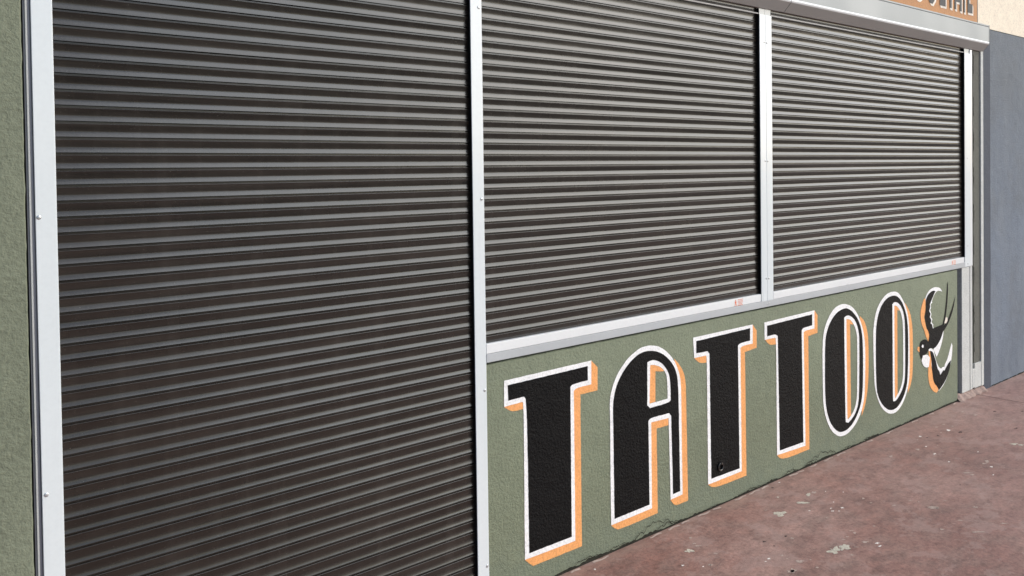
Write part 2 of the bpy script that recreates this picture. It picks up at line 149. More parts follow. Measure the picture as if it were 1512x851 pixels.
def paving():
    m, nt, b, pos = nodes('worn red painted concrete')
    big = noise(nt, pos, 1.1, 6, .6); mid = noise(nt, pos, 7, 6, .62, (1, 1.7, 1)); fine = noise(nt, pos, 60, 5, .7); gr = noise(nt, pos, 240, 3, .7)
    a = ramp(nt, big, [(.30, (.235, .117, .094)), (.5, (.325, .178, .146)), (.70, (.43, .275, .235))])
    a = mix(nt, ramp(nt, mid, [(.42, 0.), (.70, .65)]), a, (.25, .18, .15))
    a = mix(nt, ramp(nt, noise(nt, pos, 3.3, 6, .6, (1, 2, 1)), [(.52, 0.), (.72, .55)]), a, (.13, .072, .062))
    a = mix(nt, 1., a, ramp(nt, fine, [(.25, (.58, .55, .55)), (.5, (1., 1., 1.)), (.75, (1.3, 1.28, 1.26))]), 'MULTIPLY')
    a = mix(nt, ramp(nt, gr, [(.22, .8), (.36, 0.)]), a, (.12, .075, .065))
    sx = N(nt, 'ShaderNodeSeparateXYZ'); nt.links.new(pos, sx.inputs[0])
    ed = N(nt, 'ShaderNodeMath', operation='MULTIPLY_ADD'); nt.links.new(mid, ed.inputs[0]); ed.inputs[1].default_value = .14; nt.links.new(sx.outputs['Y'], ed.inputs[2])
    a = mix(nt, ramp(nt, ed.outputs[0], [(.0, 0.), (.085, .7)]), a, (.36, .235, .185))
    gx = N(nt, 'ShaderNodeMapRange'); nt.links.new(sx.outputs['X'], gx.inputs[0]); gx.inputs[1].default_value = 2.5; gx.inputs[2].default_value = 5.5; gx.inputs[3].default_value = 0; gx.inputs[4].default_value = .35
    a = mix(nt, gx.outputs[0], a, (.40, .27, .24))
    st = noise(nt, pos, 13, 7, .75, (.8, 1.5, 1))
    a = mix(nt, 1., a, ramp(nt, st, [(.3, (.66, .63, .63)), (.5, (1., 1., 1.)), (.7, (1.25, 1.22, 1.20))]), 'MULTIPLY')
    lay = noise(nt, pos, 4.2, 10, .72, (1, 1.3, 1)); lay2 = noise(nt, pos, 6.5, 10, .75, (1.2, 1, 1))
    a = mix(nt, ramp(nt, lay, [(.535, 0.), (.56, .42)]), a, (.42, .29, .255))
    a = mix(nt, ramp(nt, lay2, [(.57, 0.), (.60, .32)]), a, (.17, .088, .075))
    a = mix(nt, ramp(nt, noise(nt, pos, 120, 4, .8), [(.62, 0.), (.70, .4)]), a, (.46, .34, .29))
    a = mix(nt, ramp(nt, noise(nt, pos, 75, 5, .8, (1, 1.6, 1)), [(.61, 0.), (.68, .6)]), a, (.12, .068, .058))
    # worn-through flecks
    fl = noise(nt, pos, 38, 5, .7, (1, 1.8, 1)); gate = noise(nt, pos, 2.4, 3)
    mm = N(nt, 'ShaderNodeMath', operation='MULTIPLY'); nt.links.new(ramp(nt, fl, [(.67, 0.), (.70, 1.)]), mm.inputs[0]); nt.links.new(ramp(nt, gate, [(.45, 0.), (.62, 1.)]), mm.inputs[1])
    a = mix(nt, mm.outputs[0], a, (.48, .38, .32))
    pit = N(nt, 'ShaderNodeMath', operation='MULTIPLY'); nt.links.new(ramp(nt, noise(nt, pos, 30, 5, .75, (1, 2.2, 1)), [(.62, 0.), (.70, 1.)]), pit.inputs[0]); nt.links.new(ramp(nt, gate, [(.38, 1.), (.52, 0.)]), pit.inputs[1])
    a = mix(nt, pit.outputs[0], a, (.13, .075, .065))
    nt.links.new(a, b.inputs['Base Color'])
    nt.links.new(ramp(nt, mid, [(.3, .5), (.7, .75)]), b.inputs['Roughness'])
    bump(nt, b, [(mid, .3, .006), (fine, .35, .003), (gr, .3, .0012)])
    return m
M['pave'] = paving()
M['chip0'] = plaster('bare grey concrete', (.60, .56, .46), .12, .9, .8, .7)
M['chip1'] = plaster('scuffed pale concrete', (.52, .41, .35), .2, .9, .8, .7)
M['chip2'] = plaster('white paint fleck', (.92, .86, .80), .05, .8, .5, .5)
M['chip3'] = plaster('dark pit', (.075, .05, .045), .2, .9, .8, .7)
M['pinkedge'] = plaster('bare pinkish edge', (.60, .47, .40), .25, .95, .8, .8)
M['asphalt'] = plaster('asphalt', (.05, .05, .05), .2, .9, 1., 1.)
M['kerb'] = plaster('kerb concrete', (.38, .36, .33), .15, .9)
# ------------------------------------------------------------------ objects
def wloc(o):
    v = Vector((0, 0, 0))
    while o: v += Vector(o.location); o = o.parent
    return v
def thing(name, label, cat, loc=(0, 0, 0), group=None):
    o = bpy.data.objects.new(name, None); col.objects.link(o); o.location = loc; o.empty_display_size = .05
    o['label'] = label; o['category'] = cat
    if group: o['group'] = group
    return o
class MB:
    def __init__(s): s.v = []; s.f = []; s.m = []; s.sm = []
    def add(s, vs, fs, mi=0, smooth=False):
        n = len(s.v); s.v += [tuple(v) for v in vs]
        for f in fs: s.f.append([i+n for i in f]); s.m.append(mi); s.sm.append(smooth)
    def box(s, x0, x1, y0, y1, z0, z1, mi=0):
        vs = [(x, y, z) for x in (x0, x1) for y in (y0, y1) for z in (z0, z1)]
        s.add(vs, [(0,1,3,2), (4,6,7,5), (0,4,5,1), (2,3,7,6), (0,2,6,4), (1,5,7,3)], mi)
    def bbox(s, x0, x1, y0, y1, z0, z1, r=.0012, mi=0):   # bevelled box
        bm = bmesh.new(); bmesh.ops.create_cube(bm, size=1)
        for v in bm.verts: v.co = Vector(((x0+x1)/2+v.co.x*(x1-x0), (y0+y1)/2+v.co.y*(y1-y0), (z0+z1)/2+v.co.z*(z1-z0)))
        bmesh.ops.bevel(bm, geom=bm.edges[:], offset=r, segments=2, affect='EDGES', profile=.6)
        s.add([v.co[:] for v in bm.verts], [[v.index for v in f.verts] for f in bm.faces], mi, False); bm.free()
    def poly(s, loops, y, mi=0):       # loops of (x,z) on the facade plane, facing -Y
        L = [[Vector((a, b, 0)) for a, b in lp] for lp in loops]
        tr = tessellate_polygon(L); pts = [p for lp in loops for p in lp]
        fs = []
        for a, b, c in tr:
            (x1, z1), (x2, z2), (x3, z3) = pts[a], pts[b], pts[c]
            cr = (x2-x1)*(z3-z1)-(z2-z1)*(x3-x1)
            if abs(cr) < 1e-12: continue
            fs.append((a, b, c) if cr > 0 else (a, c, b))
        s.add([(p[0], y, p[1]) for p in pts], fs, mi)
    def extrude_x(s, prof, x0, x1, mi=0, caps=True, smooth=False):   # prof: (y,z) closed
        n = len(prof); vs = [(x0, y, z) for y, z in prof]+[(x1, y, z) for y, z in prof]
        fs = [(i, (i+1) % n, (i+1) % n+n, i+n) for i in range(n)]
        if caps: fs += [tuple(range(n))[::-1], tuple(range(n, 2*n))]
        s.add(vs, fs, mi, smooth)
    def build(s, name, mats, parent=None, kind=None, fixn=False):
        o0 = wloc(parent) if parent else Vector((0, 0, 0))
        me = bpy.data.meshes.new(name); me.from_pydata([Vector(v)-o0 for v in s.v], [], s.f)
        for m in (mats if isinstance(mats, (list, tuple)) else [mats]): me.materials.append(m)
        for p, mi, sm in zip(me.polygons, s.m, s.sm): p.material_index = mi; p.use_smooth = sm
        me.update()
        if fixn:
            bm = bmesh.new(); bm.from_mesh(me); bmesh.ops.recalc_face_normals(bm, faces=bm.faces); bm.to_mesh(me); bm.free()
        o = bpy.data.objects.new(name, me); col.objects.link(o)
        if parent: o.parent = parent
        if kind: o['kind'] = kind
        return o
def tag(o, label, cat, group=None):
    o['label'] = label; o['category'] = cat
    if group: o['group'] = group
    return o
def chaikin(lp, it=2, lim=40):
    for _ in range(it):
        out = []; n = len(lp)
        for i in range(n):
            a, b, c = lp[i-1], lp[i], lp[(i+1) % n]
            v1 = (b[0]-a[0], b[1]-a[1]); v2 = (c[0]-b[0], c[1]-b[1])
            ang = abs(math.degrees(math.atan2(v1[0]*v2[1]-v1[1]*v2[0], v1[0]*v2[0]+v1[1]*v2[1])))
            if ang > lim: out.append(b)
            else:
                out.append((b[0]-v1[0]*.25, b[1]-v1[1]*.25)); out.append((b[0]+v2[0]*.25, b[1]+v2[1]*.25))
        lp = out
    return lp
def hand(lp, amp=.0011, step=.012, smooth=True):      # hand-painted edge
    if smooth: lp = chaikin(lp)
    out = []
    for i, a in enumerate(lp):
        b = lp[(i+1) % len(lp)]; d = math.hypot(b[0]-a[0], b[1]-a[1]); n = max(1, int(d/step))
        for k in range(n):
            x = a[0]+(b[0]-a[0])*k/n; z = a[1]+(b[1]-a[1])*k/n
            q = Vector((x*45, z*45, 3.1)); out.append((x+amp*mnoise.noise(q), z+amp*mnoise.noise(q+Vector((9, 4, 2)))))
    return out
def rounded(lp, r=.004):
    return lp
# ---------------------------------------------------------------- ground
pv = MB()
pv.add([(-40, -3.2, 0), (40, -3.2, 0), (40, .6, 0), (-40, .6, 0)], [(0, 1, 2, 3)], 0)
for cx, cy, ax, ay, bx, by, k in CHIPS:
    n = 26; off = random.random()*50; vs = []
    for i in range(n):
        t = 2*math.pi*i/n
        r = .78+.75*mnoise.noise(Vector((math.cos(t)*1.6+off, math.sin(t)*1.6, 0)))+.35*mnoise.noise(Vector((math.cos(t)*6+off, math.sin(t)*6, 5)))
        r = max(.25, r)
        vs.append((cx+(ax*math.cos(t)+bx*math.sin(t))*r, cy+(ay*math.cos(t)+by*math.sin(t))*r))
    tr = tessellate_polygon([[Vector((a, b, 0)) for a, b in vs]]); fs = []
    for a, b, c in tr:
        cr = (vs[b][0]-vs[a][0])*(vs[c][1]-vs[a][1])-(vs[b][1]-vs[a][1])*(vs[c][0]-vs[a][0])
        fs.append((a, b, c) if cr > 0 else (a, c, b))
    pv.add([(x, y, .0008) for x, y in vs], fs, k+1)
# joint line across the paving and the pale bare edge along the wall
def ribbon(pts, w, z, mi, mb, seed=0):
    vs = []; fs = []
    for i, (x, y) in enumerate(pts):
        ww = w*(.5+.9*abs(mnoise.noise(Vector((x*17+seed, y*17, 1)))))
        j = .3*w*mnoise.noise(Vector((x*9, y*9, seed)))
        dx = pts[min(i+1, len(pts)-1)][0]-pts[max(i-1, 0)][0]; dy = pts[min(i+1, len(pts)-1)][1]-pts[max(i-1, 0)][1]; l = math.hypot(dx, dy)
        nx, ny = -dy/l, dx/l
        vs += [(x+nx*(ww+j), y+ny*(ww+j), z), (x-nx*(ww-j), y-ny*(ww-j), z)]
        if i: fs.append((2*i-2, 2*i-1, 2*i+1, 2*i))
    mb.add(vs, fs, mi)
ribbon([(5.60+.02*i*.15, -.02-.028*i+.006*math.sin(i*1.3)) for i in range(110)], .0035, .0010, 4, pv)
for k in range(34):
    x0 = 1.6+k*.11+random.random()*.05; n = random.randint(4, 9)
    if random.random() < .75: ribbon([(x0+i*.012, -.011-.003*math.sin(i+k)) for i in range(n)], .0065, .0012+.00002*k, 5, pv, k)
pv.build('pavement', [M['pave'], M['chip0'], M['chip1'], M['chip2'], M['chip3'], M['pinkedge']], kind='structure')
kb = MB(); kb.bbox(-40, 40, -3.35, -3.203, -.14, .004, .01); kb.build('kerb', M['kerb'], kind='structure')
rd = MB(); rd.add([(-300, -300, -.13), (300, -300, -.13), (300, 300, -.13), (-300, 300, -.13)], [(0, 1, 2, 3)]); rd.build('road', M['asphalt'], kind='structure')
# ---------------------------------------------------------------- walls
def facade(mb, x0, x1, z0, z1, y=0., depth=.25, mi=0):
    mb.box(x0, x1, y, y+depth, z0, z1, mi)
lw = thing('green_wall', 'rough textured green rendered wall left of the door shutter', 'wall', (-1.6, 0, 0))
m = MB(); ex = []
nz = 180
for i in range(nz+1):
    z = 3.6*i/nz; ex.append(.1985+.0016*mnoise.noise(Vector((0, 5, z*22)))+.0012*mnoise.noise(Vector((1, 5, z*70))))
vs = []; fs = []
for i in range(nz+1):
    z = 3.6*i/nz; vs += [(-3.2, 0, z), (ex[i]-.003, 0, z), (ex[i], .003, z), (ex[i], .2, z)]
    if i:
        a = 4*(i-1); b = 4*i; fs += [(a, a+1, b+1, b), (a+1, a+2, b+2, b+1), (a+2, a+3, b+3, b+2)]
m.add(vs, fs); m.build('render_face', M['green_pillar'], lw)

mw = thing('mural_wall', 'low green wall painted with TATTOO lettering below the window shutters', 'wall', (3.45, 0, 0))
m = MB()
# face with ragged base and slightly wavy top edge
nx = 400; vs = []; fs = []; X0, X1 = 1.5695, 5.340
for i in range(nx+1):
    x = X0+(X1-X0)*i/nx
    zt = .861+.0022*mnoise.noise(Vector((x*14, 0, 2)))+.001*mnoise.noise(Vector((x*60, 0, 2)))
    zb = .007+.022*abs(mnoise.noise(Vector((x*6, 3, 0))))+.010*abs(mnoise.noise(Vector((x*31, 8, 0))))
    # a skirt of thick old paint bulging near the base
    zz = [zb, zb+.012, zb+.03, .10, .30, zt-.004, zt, zt]
    bl = .006*max(0, mnoise.noise(Vector((x*5, 7, 1))))
    yy = [0, -bl-.0005, -bl*.8, 0, 0, 0, .0025, .02]
    vs += [(x, y, z) for y, z in zip(yy, zz)]
    if i:
        for k in range(7):
            a = 8*(i-1)+k; b = 8*i+k; fs.append((a, b, b+1, a+1))
m.add(vs, fs, 0, True)
m.build('rendered_face', M['green'], mw)
m = MB(); m.box(1.5695, 5.340, .0115, .2, -.05, .8685, 0); m.build('recess_strip', M['green_dark'], mw)  # dark green paints in the shade under the sill rail
# dirt crack where wall meets paving: bits of shadowed gap plus raised paint edges
m = MB(); m.box(1.5695, 5.340, .0015, .011, -.02, .03)
rnd = random.Random(3)
def crackline(pts, w, mb, mi=0, y=-.0012):
    lp = []; back = []
    for i, (x, z) in enumerate(pts):
        a = pts[max(0, i-1)]; b = pts[min(len(pts)-1, i+1)]; d = math.hypot(b[0]-a[0], b[1]-a[1]) or 1
        n = (-(b[1]-a[1])/d, (b[0]-a[0])/d); ww = w*(.35+.9*rnd.random())
        lp.append((x+n[0]*ww, z+n[1]*ww)); back.append((x-n[0]*ww, z-n[1]*ww))
    n = len(pts); vs = [(x, y, z) for x, z in lp+back]
    mb.add(vs, [(i, i+1, n+i+1, n+i) for i in range(n-1)], mi)
for (x0, x1, h) in [(1.95, 2.12, .028), (2.12, 2.30, .02), (2.30, 2.55, .06), (2.42, 2.6, .03), (2.75, 2.9, .012), (3.0, 3.22, .018), (3.20, 3.33, .016), (3.36, 3.50, .026), (3.55, 3.68, .03), (3.58, 3.86, .055), (3.9, 4.05, .018), (4.1, 4.3, .02), (4.4, 4.6, .013), (4.7, 4.95, .014), (5.0, 5.3, .012)]:
    n = 26; s0 = rnd.random()*40
    pts = [(x0+(x1-x0)*i/n, .006+h*abs(math.sin(math.pi*i/n))**.6*(.75+.5*mnoise.noise(Vector((i*.33+s0, 0, 0))))+.004*mnoise.noise(Vector((i*.9+s0, 2, 0)))) for i in range(n+1)]
    crackline(pts, .0017, m, 0, -.0065)
m.build('base_crack', M['crack'], mw)
for i, (nm, oo, w, wh, b, bh) in enumerate(LETTERS):
    q = MB(); q.poly([hand(b)]+[hand(h) for h in bh], -.0021)
    L = q.build('painted_letter', M['black'], mw); L['label'] = 'black painted letter %s with white outline and orange drop shadow' % nm[0]
    q = MB(); q.poly([hand(w)]+[hand(h) for h in wh], -.0015); q.build('white_outline', M['white'], L)
    q = MB()
    for k, lp in enumerate(oo): q.poly([hand(lp)], -.0007-.0002*k)
    q.build('orange_shadow', M['orange'], L)
q = MB()
for k, lp in enumerate(SWALLOW['black']): q.poly([hand(lp, .0006, .01)], -.0020-.00012*k)
sw = q.build('painted_swallow', M['black'], mw); sw['label'] = 'painted black swallow with forked tail, white and orange wings'
q = MB()
for k, lp in enumerate(SWALLOW['white'][:3]): q.poly([hand(lp, .0006, .01)], -.0010-.0001*k)
for k, lp in enumerate(SWALLOW['white'][3:]): q.poly([hand(lp, .0003, .01)], -.0029-.0001*k)
q.build('white_feathers', M['white'], sw)
q = MB()
for k, lp in enumerate(SWALLOW['orange'][:3]): q.poly([hand(lp, .0006, .01)], -.0015-.0001*k)
q.build('orange_feathers', M['orange'], sw)
q = MB(); q.poly([SWALLOW['orange'][3]], -.0030); q.build('tail_spot', M['signwhite'], sw)
# small ring fixed in the stem of the second T
rg = MB(); n1, n2 = 28, 10; vs = []; fs = []
for i in range(n1):
    a = 2*math.pi*i/n1
    for j in range(n2):
        b = 2*math.pi*j/n2; rr = .0165+.0042*math.cos(b)
        vs.append((2.872+rr*math.cos(a), -.0065+.0042*math.sin(b), .181+rr*math.sin(a)))
        fs.append((i*n2+j, ((i+1) % n1)*n2+j, ((i+1) % n1)*n2+(j+1) % n2, i*n2+(j+1) % n2))
rg.add(vs, fs, 0, True); rg.bbox(2.868, 2.876, -.014, 0, .192, .201, .001)
tag(rg.build('wall_ring', metal('black enamel', (.012, .012, .012), .22, 0, .8, .05, False), fixn=True), 'small black ring fixed low on the stem of the second letter T', 'ring')

bw = thing('blue_grey_wall', 'patchy blue grey painted wall at the right end of the shopfront', 'wall', (8, 0, 0))
m = MB(); m.box(5.861, 11, 0, .25, -.05, 2.474); m.build('painted_render', M['blue'], bw)
m = MB(); nzz = 120; vs = []; fs = []
for i in range(nzz+1):
    z = 2.4738*i/nzz; xe = 5.862+.004*mnoise.noise(Vector((z*3, 1, 0)))+.0022*mnoise.noise(Vector((z*25, 1, 0)))
    vs += [(5.747, -.0012, z), (xe, -.0012, z)]
    if i: fs.append((2*i-2, 2*i-1, 2*i+1, 2*i))
m.add(vs, fs); m.box(5.747, 5.8585, .0005, .2, -.05, 2.4735)
m.build('dark_painted_band', M['slate'], bw)
m = MB(); rnd = random.Random(11)
crackline([(5.87+.03*i, .006+.004*mnoise.noise(Vector((i*.7, 0, 0)))) for i in range(60)], .004, m, 0, -.0022)
m.build('base_crack', M['crack'], bw)

cw = thing('cream_wall', 'smooth cream rendered wall above the blue grey wall', 'wall', (6, 0, 2.478))
m = MB(); m.box(-3.2, 11, .004, .25, 2.4785, 3.7); m.build('upper_render', M['cream'], cw)
m = MB(); m.box(5.75, 11, -.0005, .002, 2.4742, 2.4782); m.build('paint_line', M['crack'], cw)

# right-hand jamb: white post, dark gap, olive render, white trim
jp = thing('jamb_post', 'worn white painted post under the end of the window shutter', 'post', (5.49, 0, 0))
m = MB(); m.bbox(5.414, 5.532, .0015, .05, .038, .868, .002); m.bbox(5.5335, 5.568, -.001, .05, .04, .868, .002); m.box(5.532, 5.5335, .004, .05, .04, .868)
m.build('post', M['gwhite'], jp)
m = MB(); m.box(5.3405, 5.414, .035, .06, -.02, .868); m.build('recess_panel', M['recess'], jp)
jm = thing('plaster_jamb', 'narrow olive grey plastered jamb between shutter and dark slate band', 'jamb', (5.66, 0, 0))
m = MB(); m.box(5.6045, 5.7045, .006, .2, .0, 2.36); m.build('jamb_face', M['olive'], jm)
m = MB(); m.bbox(5.7055, 5.7455, -.003, .1, .037, 2.36, .003); m.build('white_trim', M['gwhite'], jm)
m = MB(); m.box(5.5705, 5.6035, .03, .1, .0, 2.36)
rnd = random.Random(5)
for k in range(9):
    z0 = .22+k*.23+rnd.random()*.1
    crackline([(5.606+.007*rnd.random(), z0+.018*i) for i in range(8)], .0028, m, 0, .0045)
m.build('shadow_gap', M['crack'], jm)
m = MB(); m.bbox(5.5702, 5.604, -.001, .05, .045, .172, .004); m.box(5.604, 5.7052, -.0005, .05, .04, .205); m.build('plaster_patch', M['gwhite'], jm)
# rough mortar skirting
ms = MB(); nxs, nys = 90, 7; vs = []; fs = []
for i in range(nxs+1):
    x = 5.336+(5.75-5.336)*i/nxs
    for j in range(nys+1):
        t = j/nys; y = .012-.036*t*(1+.35*mnoise.noise(Vector((x*20, 0, 0)))); z = .038*(1-t)+.0005
        q = Vector((x*28, y*28, 0)); z = max(-.004, z+.010*(1-t*.6)*mnoise.noise(q)); 
        vs.append((x, y+.004*mnoise.noise(q+Vector((5, 5, 5))), z))
        if i and j:
            a = (i-1)*(nys+1)+j-1; b = i*(nys+1)+j-1; fs.append((a, a+1, b+1, b))
ms.add(vs, fs); tag(ms.build('mortar_skirting', M['mortar'], fixn=False), 'crumbling pinkish mortar at the foot of the white post', 'mortar')

# ---------------------------------------------------------------- shutters
PITCH = .0402; PH = 1.9234
YB = .0165            # back of slats
def slat_profile():
    # distance in front of the deepest line (m) against position down one slat
    al = [(.03, -17), (.08, -14), (.16, -12), (.25, -11), (.34, -9), (.42, -6), (.47, 0), (.51, 7), (.56, 11), (.62, 14), (.70, 17), (.77, 21), (.84, 25)]
    con = []; d = .0042; u = .03
    while u < .8085:
        con.append((u, d)); k = max(i for i in range(len(al)) if al[i][0] <= u+1e-6); k = min(k, len(al)-2)
        t = (u-al[k][0])/(al[k+1][0]-al[k][0]); d += math.tan(R(al[k][1]+(al[k+1][1]-al[k][1])*t))*.02*.0402; u += .02
    con += [(.822, d+.0001), (.829, d)]
    uu = d
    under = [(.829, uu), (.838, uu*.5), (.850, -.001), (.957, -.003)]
    bead = [(.957, .0005), (.962, .0025), (.970, .0036), (.980, .0042), (.995, .0045), (1.012, .0044), (1.030, .0042)]
    return con, under, bead
CON, UND, BEAD = slat_profile()
def curtain(x0, x1, zb, zt, parent, seed):
    m = MB(); nx = max(20, int((x1-x0)/.08)); k0 = math.ceil((zb-PH)/PITCH); ztop = PH+k0*PITCH
    zs = []
    z = PH+k0*PITCH
    while z < zt: zs.append(z); z += PITCH
    for zi, zlow in enumerate(zs):
        top = zlow+PITCH; jt = (mnoise.noise(Vector((seed, zi*3.7, 0))))*.0006; tl = mnoise.noise(Vector((seed, zi*2.1, 9)))*.12
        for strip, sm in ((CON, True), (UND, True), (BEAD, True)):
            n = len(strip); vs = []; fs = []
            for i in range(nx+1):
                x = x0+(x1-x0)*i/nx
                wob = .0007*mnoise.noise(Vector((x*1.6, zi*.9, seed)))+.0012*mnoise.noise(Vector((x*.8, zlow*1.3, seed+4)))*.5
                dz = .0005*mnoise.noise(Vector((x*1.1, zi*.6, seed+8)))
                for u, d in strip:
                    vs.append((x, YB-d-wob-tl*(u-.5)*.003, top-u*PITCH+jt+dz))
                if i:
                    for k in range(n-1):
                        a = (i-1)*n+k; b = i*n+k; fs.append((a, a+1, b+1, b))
            m.add(vs, fs, 1 if strip is UND else 0, sm)  # groove underside coloured dark to paint in the shade of the interlock
    # plain lowest lath
    m.add([(x0, YB-.004, zb), (x1, YB-.004, zb), (x1, YB-.006, zs[0]), (x0, YB-.006, zs[0])], [(0, 1, 2, 3)])
    m.box(x0, x1, YB+.001, YB+.004, zb, zt)
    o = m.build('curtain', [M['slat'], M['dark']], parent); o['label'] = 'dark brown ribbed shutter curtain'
    return o
def slot_shade(xlip, zb, zt, parent):  # black strip added to paint the shadow in the guide slot
    m = MB(); m.add([(xlip-.0005, -.0015, zb), (xlip-.0005, .045, zb), (xlip-.0005, .045, zt), (xlip-.0005, -.0015, zt)], [(0, 1, 2, 3)])
    if 0: m.add([(xlip, .0015, zb), (xlip, .05, zb), (xlip, .05, zt), (xlip, .0015, zt)], [(0, 1, 2, 3)])
    m.build('slot_shade_strip', M['slot_shade'], parent)
rivet_me = None
def rivet(x, z, parent, y=-.0035, r=.0058):
    global rivet_me
    if rivet_me is None:
        bm = bmesh.new(); bmesh.ops.create_uvsphere(bm, u_segments=20, v_segments=10, radius=1)
        for v in bm.verts: v.co = Vector((v.co.x, v.co.y*.42, v.co.z))
        rivet_me = bpy.data.meshes.new('rivet'); bm.to_mesh(rivet_me); bm.free()
        for p in rivet_me.polygons: p.use_smooth = True
        rivet_me.materials.append(M['rivet'])
    o = bpy.data.objects.new('rivet', rivet_me); col.objects.link(o); o.parent = parent; o.scale = (r, r, r)
    o.location = Vector((x, y, z))-wloc(parent)
FY = -.0038
def guide(x0, x1, zb, zt, parent, rivets=(), mat='guide'):
    m = MB(); m.bbox(x0, x1, FY, .004, zb, zt, .0016)
    m.box(x0+.001, x1-.001, .004, .05, zb, zt)
    o = m.build('guide_rail', M[mat], parent)
    for x, z in rivets: rivet(x, z, o)
    return o
def housing(x0, x1, parent, cap=False):
    # profile (y,z): back, underside, bottom lip, rounded lower edge, front, top
    pr = [(.01, 2.3135), (-.004, 2.3135), (-.040, 2.351), (-.0435, 2.3545), (-.0462, 2.3585), (-.0474, 2.363), (-.0470, 2.3675), (-.0455, 2.371), (-.0455, 2.4705), (-.0435, 2.4722), (-.0435, 2.4738), (-.0455, 2.4755), (-.0455, 2.4835), (-.041, 2.486), (.003, 2.489)]
    pr = pr[::-1]
    m = MB(); n = len(pr)
    vs = [(x0, y, z) for y, z in pr]+[(x1, y, z) for y, z in pr]
    for i in range(n-1):
        ys = pr[i][1]+pr[i+1][1]; mi = 1 if ys/2 < 2.353 else (2 if 2.353 <= ys/2 < 2.371 else (3 if 2.4722 <= ys/2 <= 2.4738 else 0))  # lower edge gets the bright bar colour as a painted sky highlight
        m.add([vs[i], vs[i+1], vs[n+i+1], vs[n+i]], [(0, 1, 2, 3)], mi)
    m.add([(x1, y, z) for y, z in pr], [tuple(range(n))])
    m.add([(x0, y, z) for y, z in pr], [tuple(range(n))[::-1]])
    o = m.build('shutter_housing', [M['box'], M['boxlow'], M['bar'], M['crack']], parent)
    # throat sheets with the inner shade painted dark, and the thin throat bar
    q = MB(); q.box(x0, x1, .055, .06, 2.22, 2.47, 0); q.box(x0, x1, .012, .055, 2.3138, 2.318, 0); q.build('throat', M['dark'], o)
    if cap:
        q = MB(); e = [(y*1.03-.0004, z if z > 2.36 else z) for y, z in pr]
        q.add([(x1+.0008, y, z) for y, z in e]+[(x1+.005, y, z) for y, z in e], [tuple(range(n))[::-1], tuple(range(n, 2*n))]+[(i, i+1, n+i+1, n+i) for i in range(n-1)])
        q.build('end_cap', M['box'], o, fixn=True)
    return o
def throat_bar(x0, x1, parent):
    q = MB(); q.bbox(x0, x1, .0005, .0045, 2.283, 2.2885, .0008); q.build('throat_bar', M['boxlow'], parent)
def bottom_bar(x0, x1, parent):
    m = MB(); m.bbox(x0, x1, -.0045, .012, .9015, .9365, .002); return m.build('bottom_bar', M['bar'], parent)
def sill(x0, x1, parent):
    m = MB(); m.bbox(x0, x1, -.0052, .03, .8705, .9005, .0015)
    return m.build('sill_rail', M['sill'], parent)
def sticker(x0, z0, w, h, parent, full=True):
    q = MB()
    if not full: q.add([(x0, -.0049, z0), (x0+w, -.0049, z0), (x0+w, -.0049, z0+h), (x0, -.0049, z0+h)], [(0, 1, 2, 3)], 1)
    def bar_(a, b, c, d): q.add([(x0+a*w, -.0052, z0+b*h), (x0+c*w, -.0052, z0+b*h), (x0+c*w, -.0052, z0+d*h), (x0+a*w, -.0052, z0+d*h)], [(0, 1, 2, 3)], 0)
    # little warning figure: head, body, arm, legs, then lines of print
    cx, cz = .14, .86; q.add([(x0+(cx+.05*math.cos(t*.785))*w, -.0052, z0+(cz+.10*math.sin(t*.785))*h) for t in range(8)], [tuple(range(8))], 0)
    bar_(.09, .40, .21, .74); bar_(.21, .55, .30, .62); bar_(.04, .52, .09, .70)
    q.add([(x0+.09*w, -.0052, z0+.40*h), (x0+.15*w, -.0052, z0+.40*h), (x0+.08*w, -.0052, z0), (x0+.02*w, -.0052, z0)], [(0, 1, 2, 3)][:1], 0)
    q.add([(x0+.15*w, -.0052, z0+.40*h), (x0+.21*w, -.0052, z0+.40*h), (x0+.29*w, -.0052, z0+.02*h), (x0+.23*w, -.0052, z0+.02*h)], [(0, 1, 2, 3)], 0)
    for k, (b, e) in enumerate(((.90, 1.0), (.66, .96), (.46, .98), (.26, .9), (.06, .96))):
        a = .40
        while a < e-.04:
            l = .05+.09*random.random(); bar_(a, b-.045, min(a+l, e), b+.045); a += l+.03
    return q.build('warning_sticker', [M['red'], M['stick']], parent)
G = 'roller shutters along the shopfront'
s1 = thing('roller_shutter', 'tall dark roller shutter over the doorway reaching down to the ground', 'shutter', (.89, 0, 0), G)
curtain(.258, 1.526, .03, 2.36, s1, 1.0)
g = guide(.2185, .2645, .0, 2.3115, s1, [(.2255, 1.449), (.2275, .762), (.2255, 2.13), (.227, .1)])
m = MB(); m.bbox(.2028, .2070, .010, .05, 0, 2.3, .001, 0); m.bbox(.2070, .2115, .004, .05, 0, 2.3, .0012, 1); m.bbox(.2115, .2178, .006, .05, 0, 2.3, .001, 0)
m.build('guide_flange', [M['side'], M['guide2']], s1)
m = MB(); m.box(.194, .2024, .03, .06, 0, 2.3); m.build('shadow_gap', M['crack'], s1)
g = guide(1.5195, 1.5675, .0, 2.3115, s1, [(1.555, 2.12), (1.556, 1.45), (1.559, .775), (1.559, .15)])
slot_shade(1.520, 0.0, 2.31, s1)
housing(-.2+.4, 1.5425, s1); throat_bar(.258, 1.5195, s1)
m = MB(); m.bbox(.2655, 1.5185, -.001, .04, .0, .045, .002); m.build('bottom_bar', M['bar'], s1)
s2 = thing('roller_shutter', 'dark roller shutter over the wide window above the letters TATT', 'shutter', (2.38, 0, .87), G)
curtain(1.560, 3.207, .9365, 2.36, s2, 2.0)
g = guide(3.1985, 3.2465, .9008, 2.2825, s2, [(3.236, 2.152), (3.237, 1.580), (3.238, 1.010)])
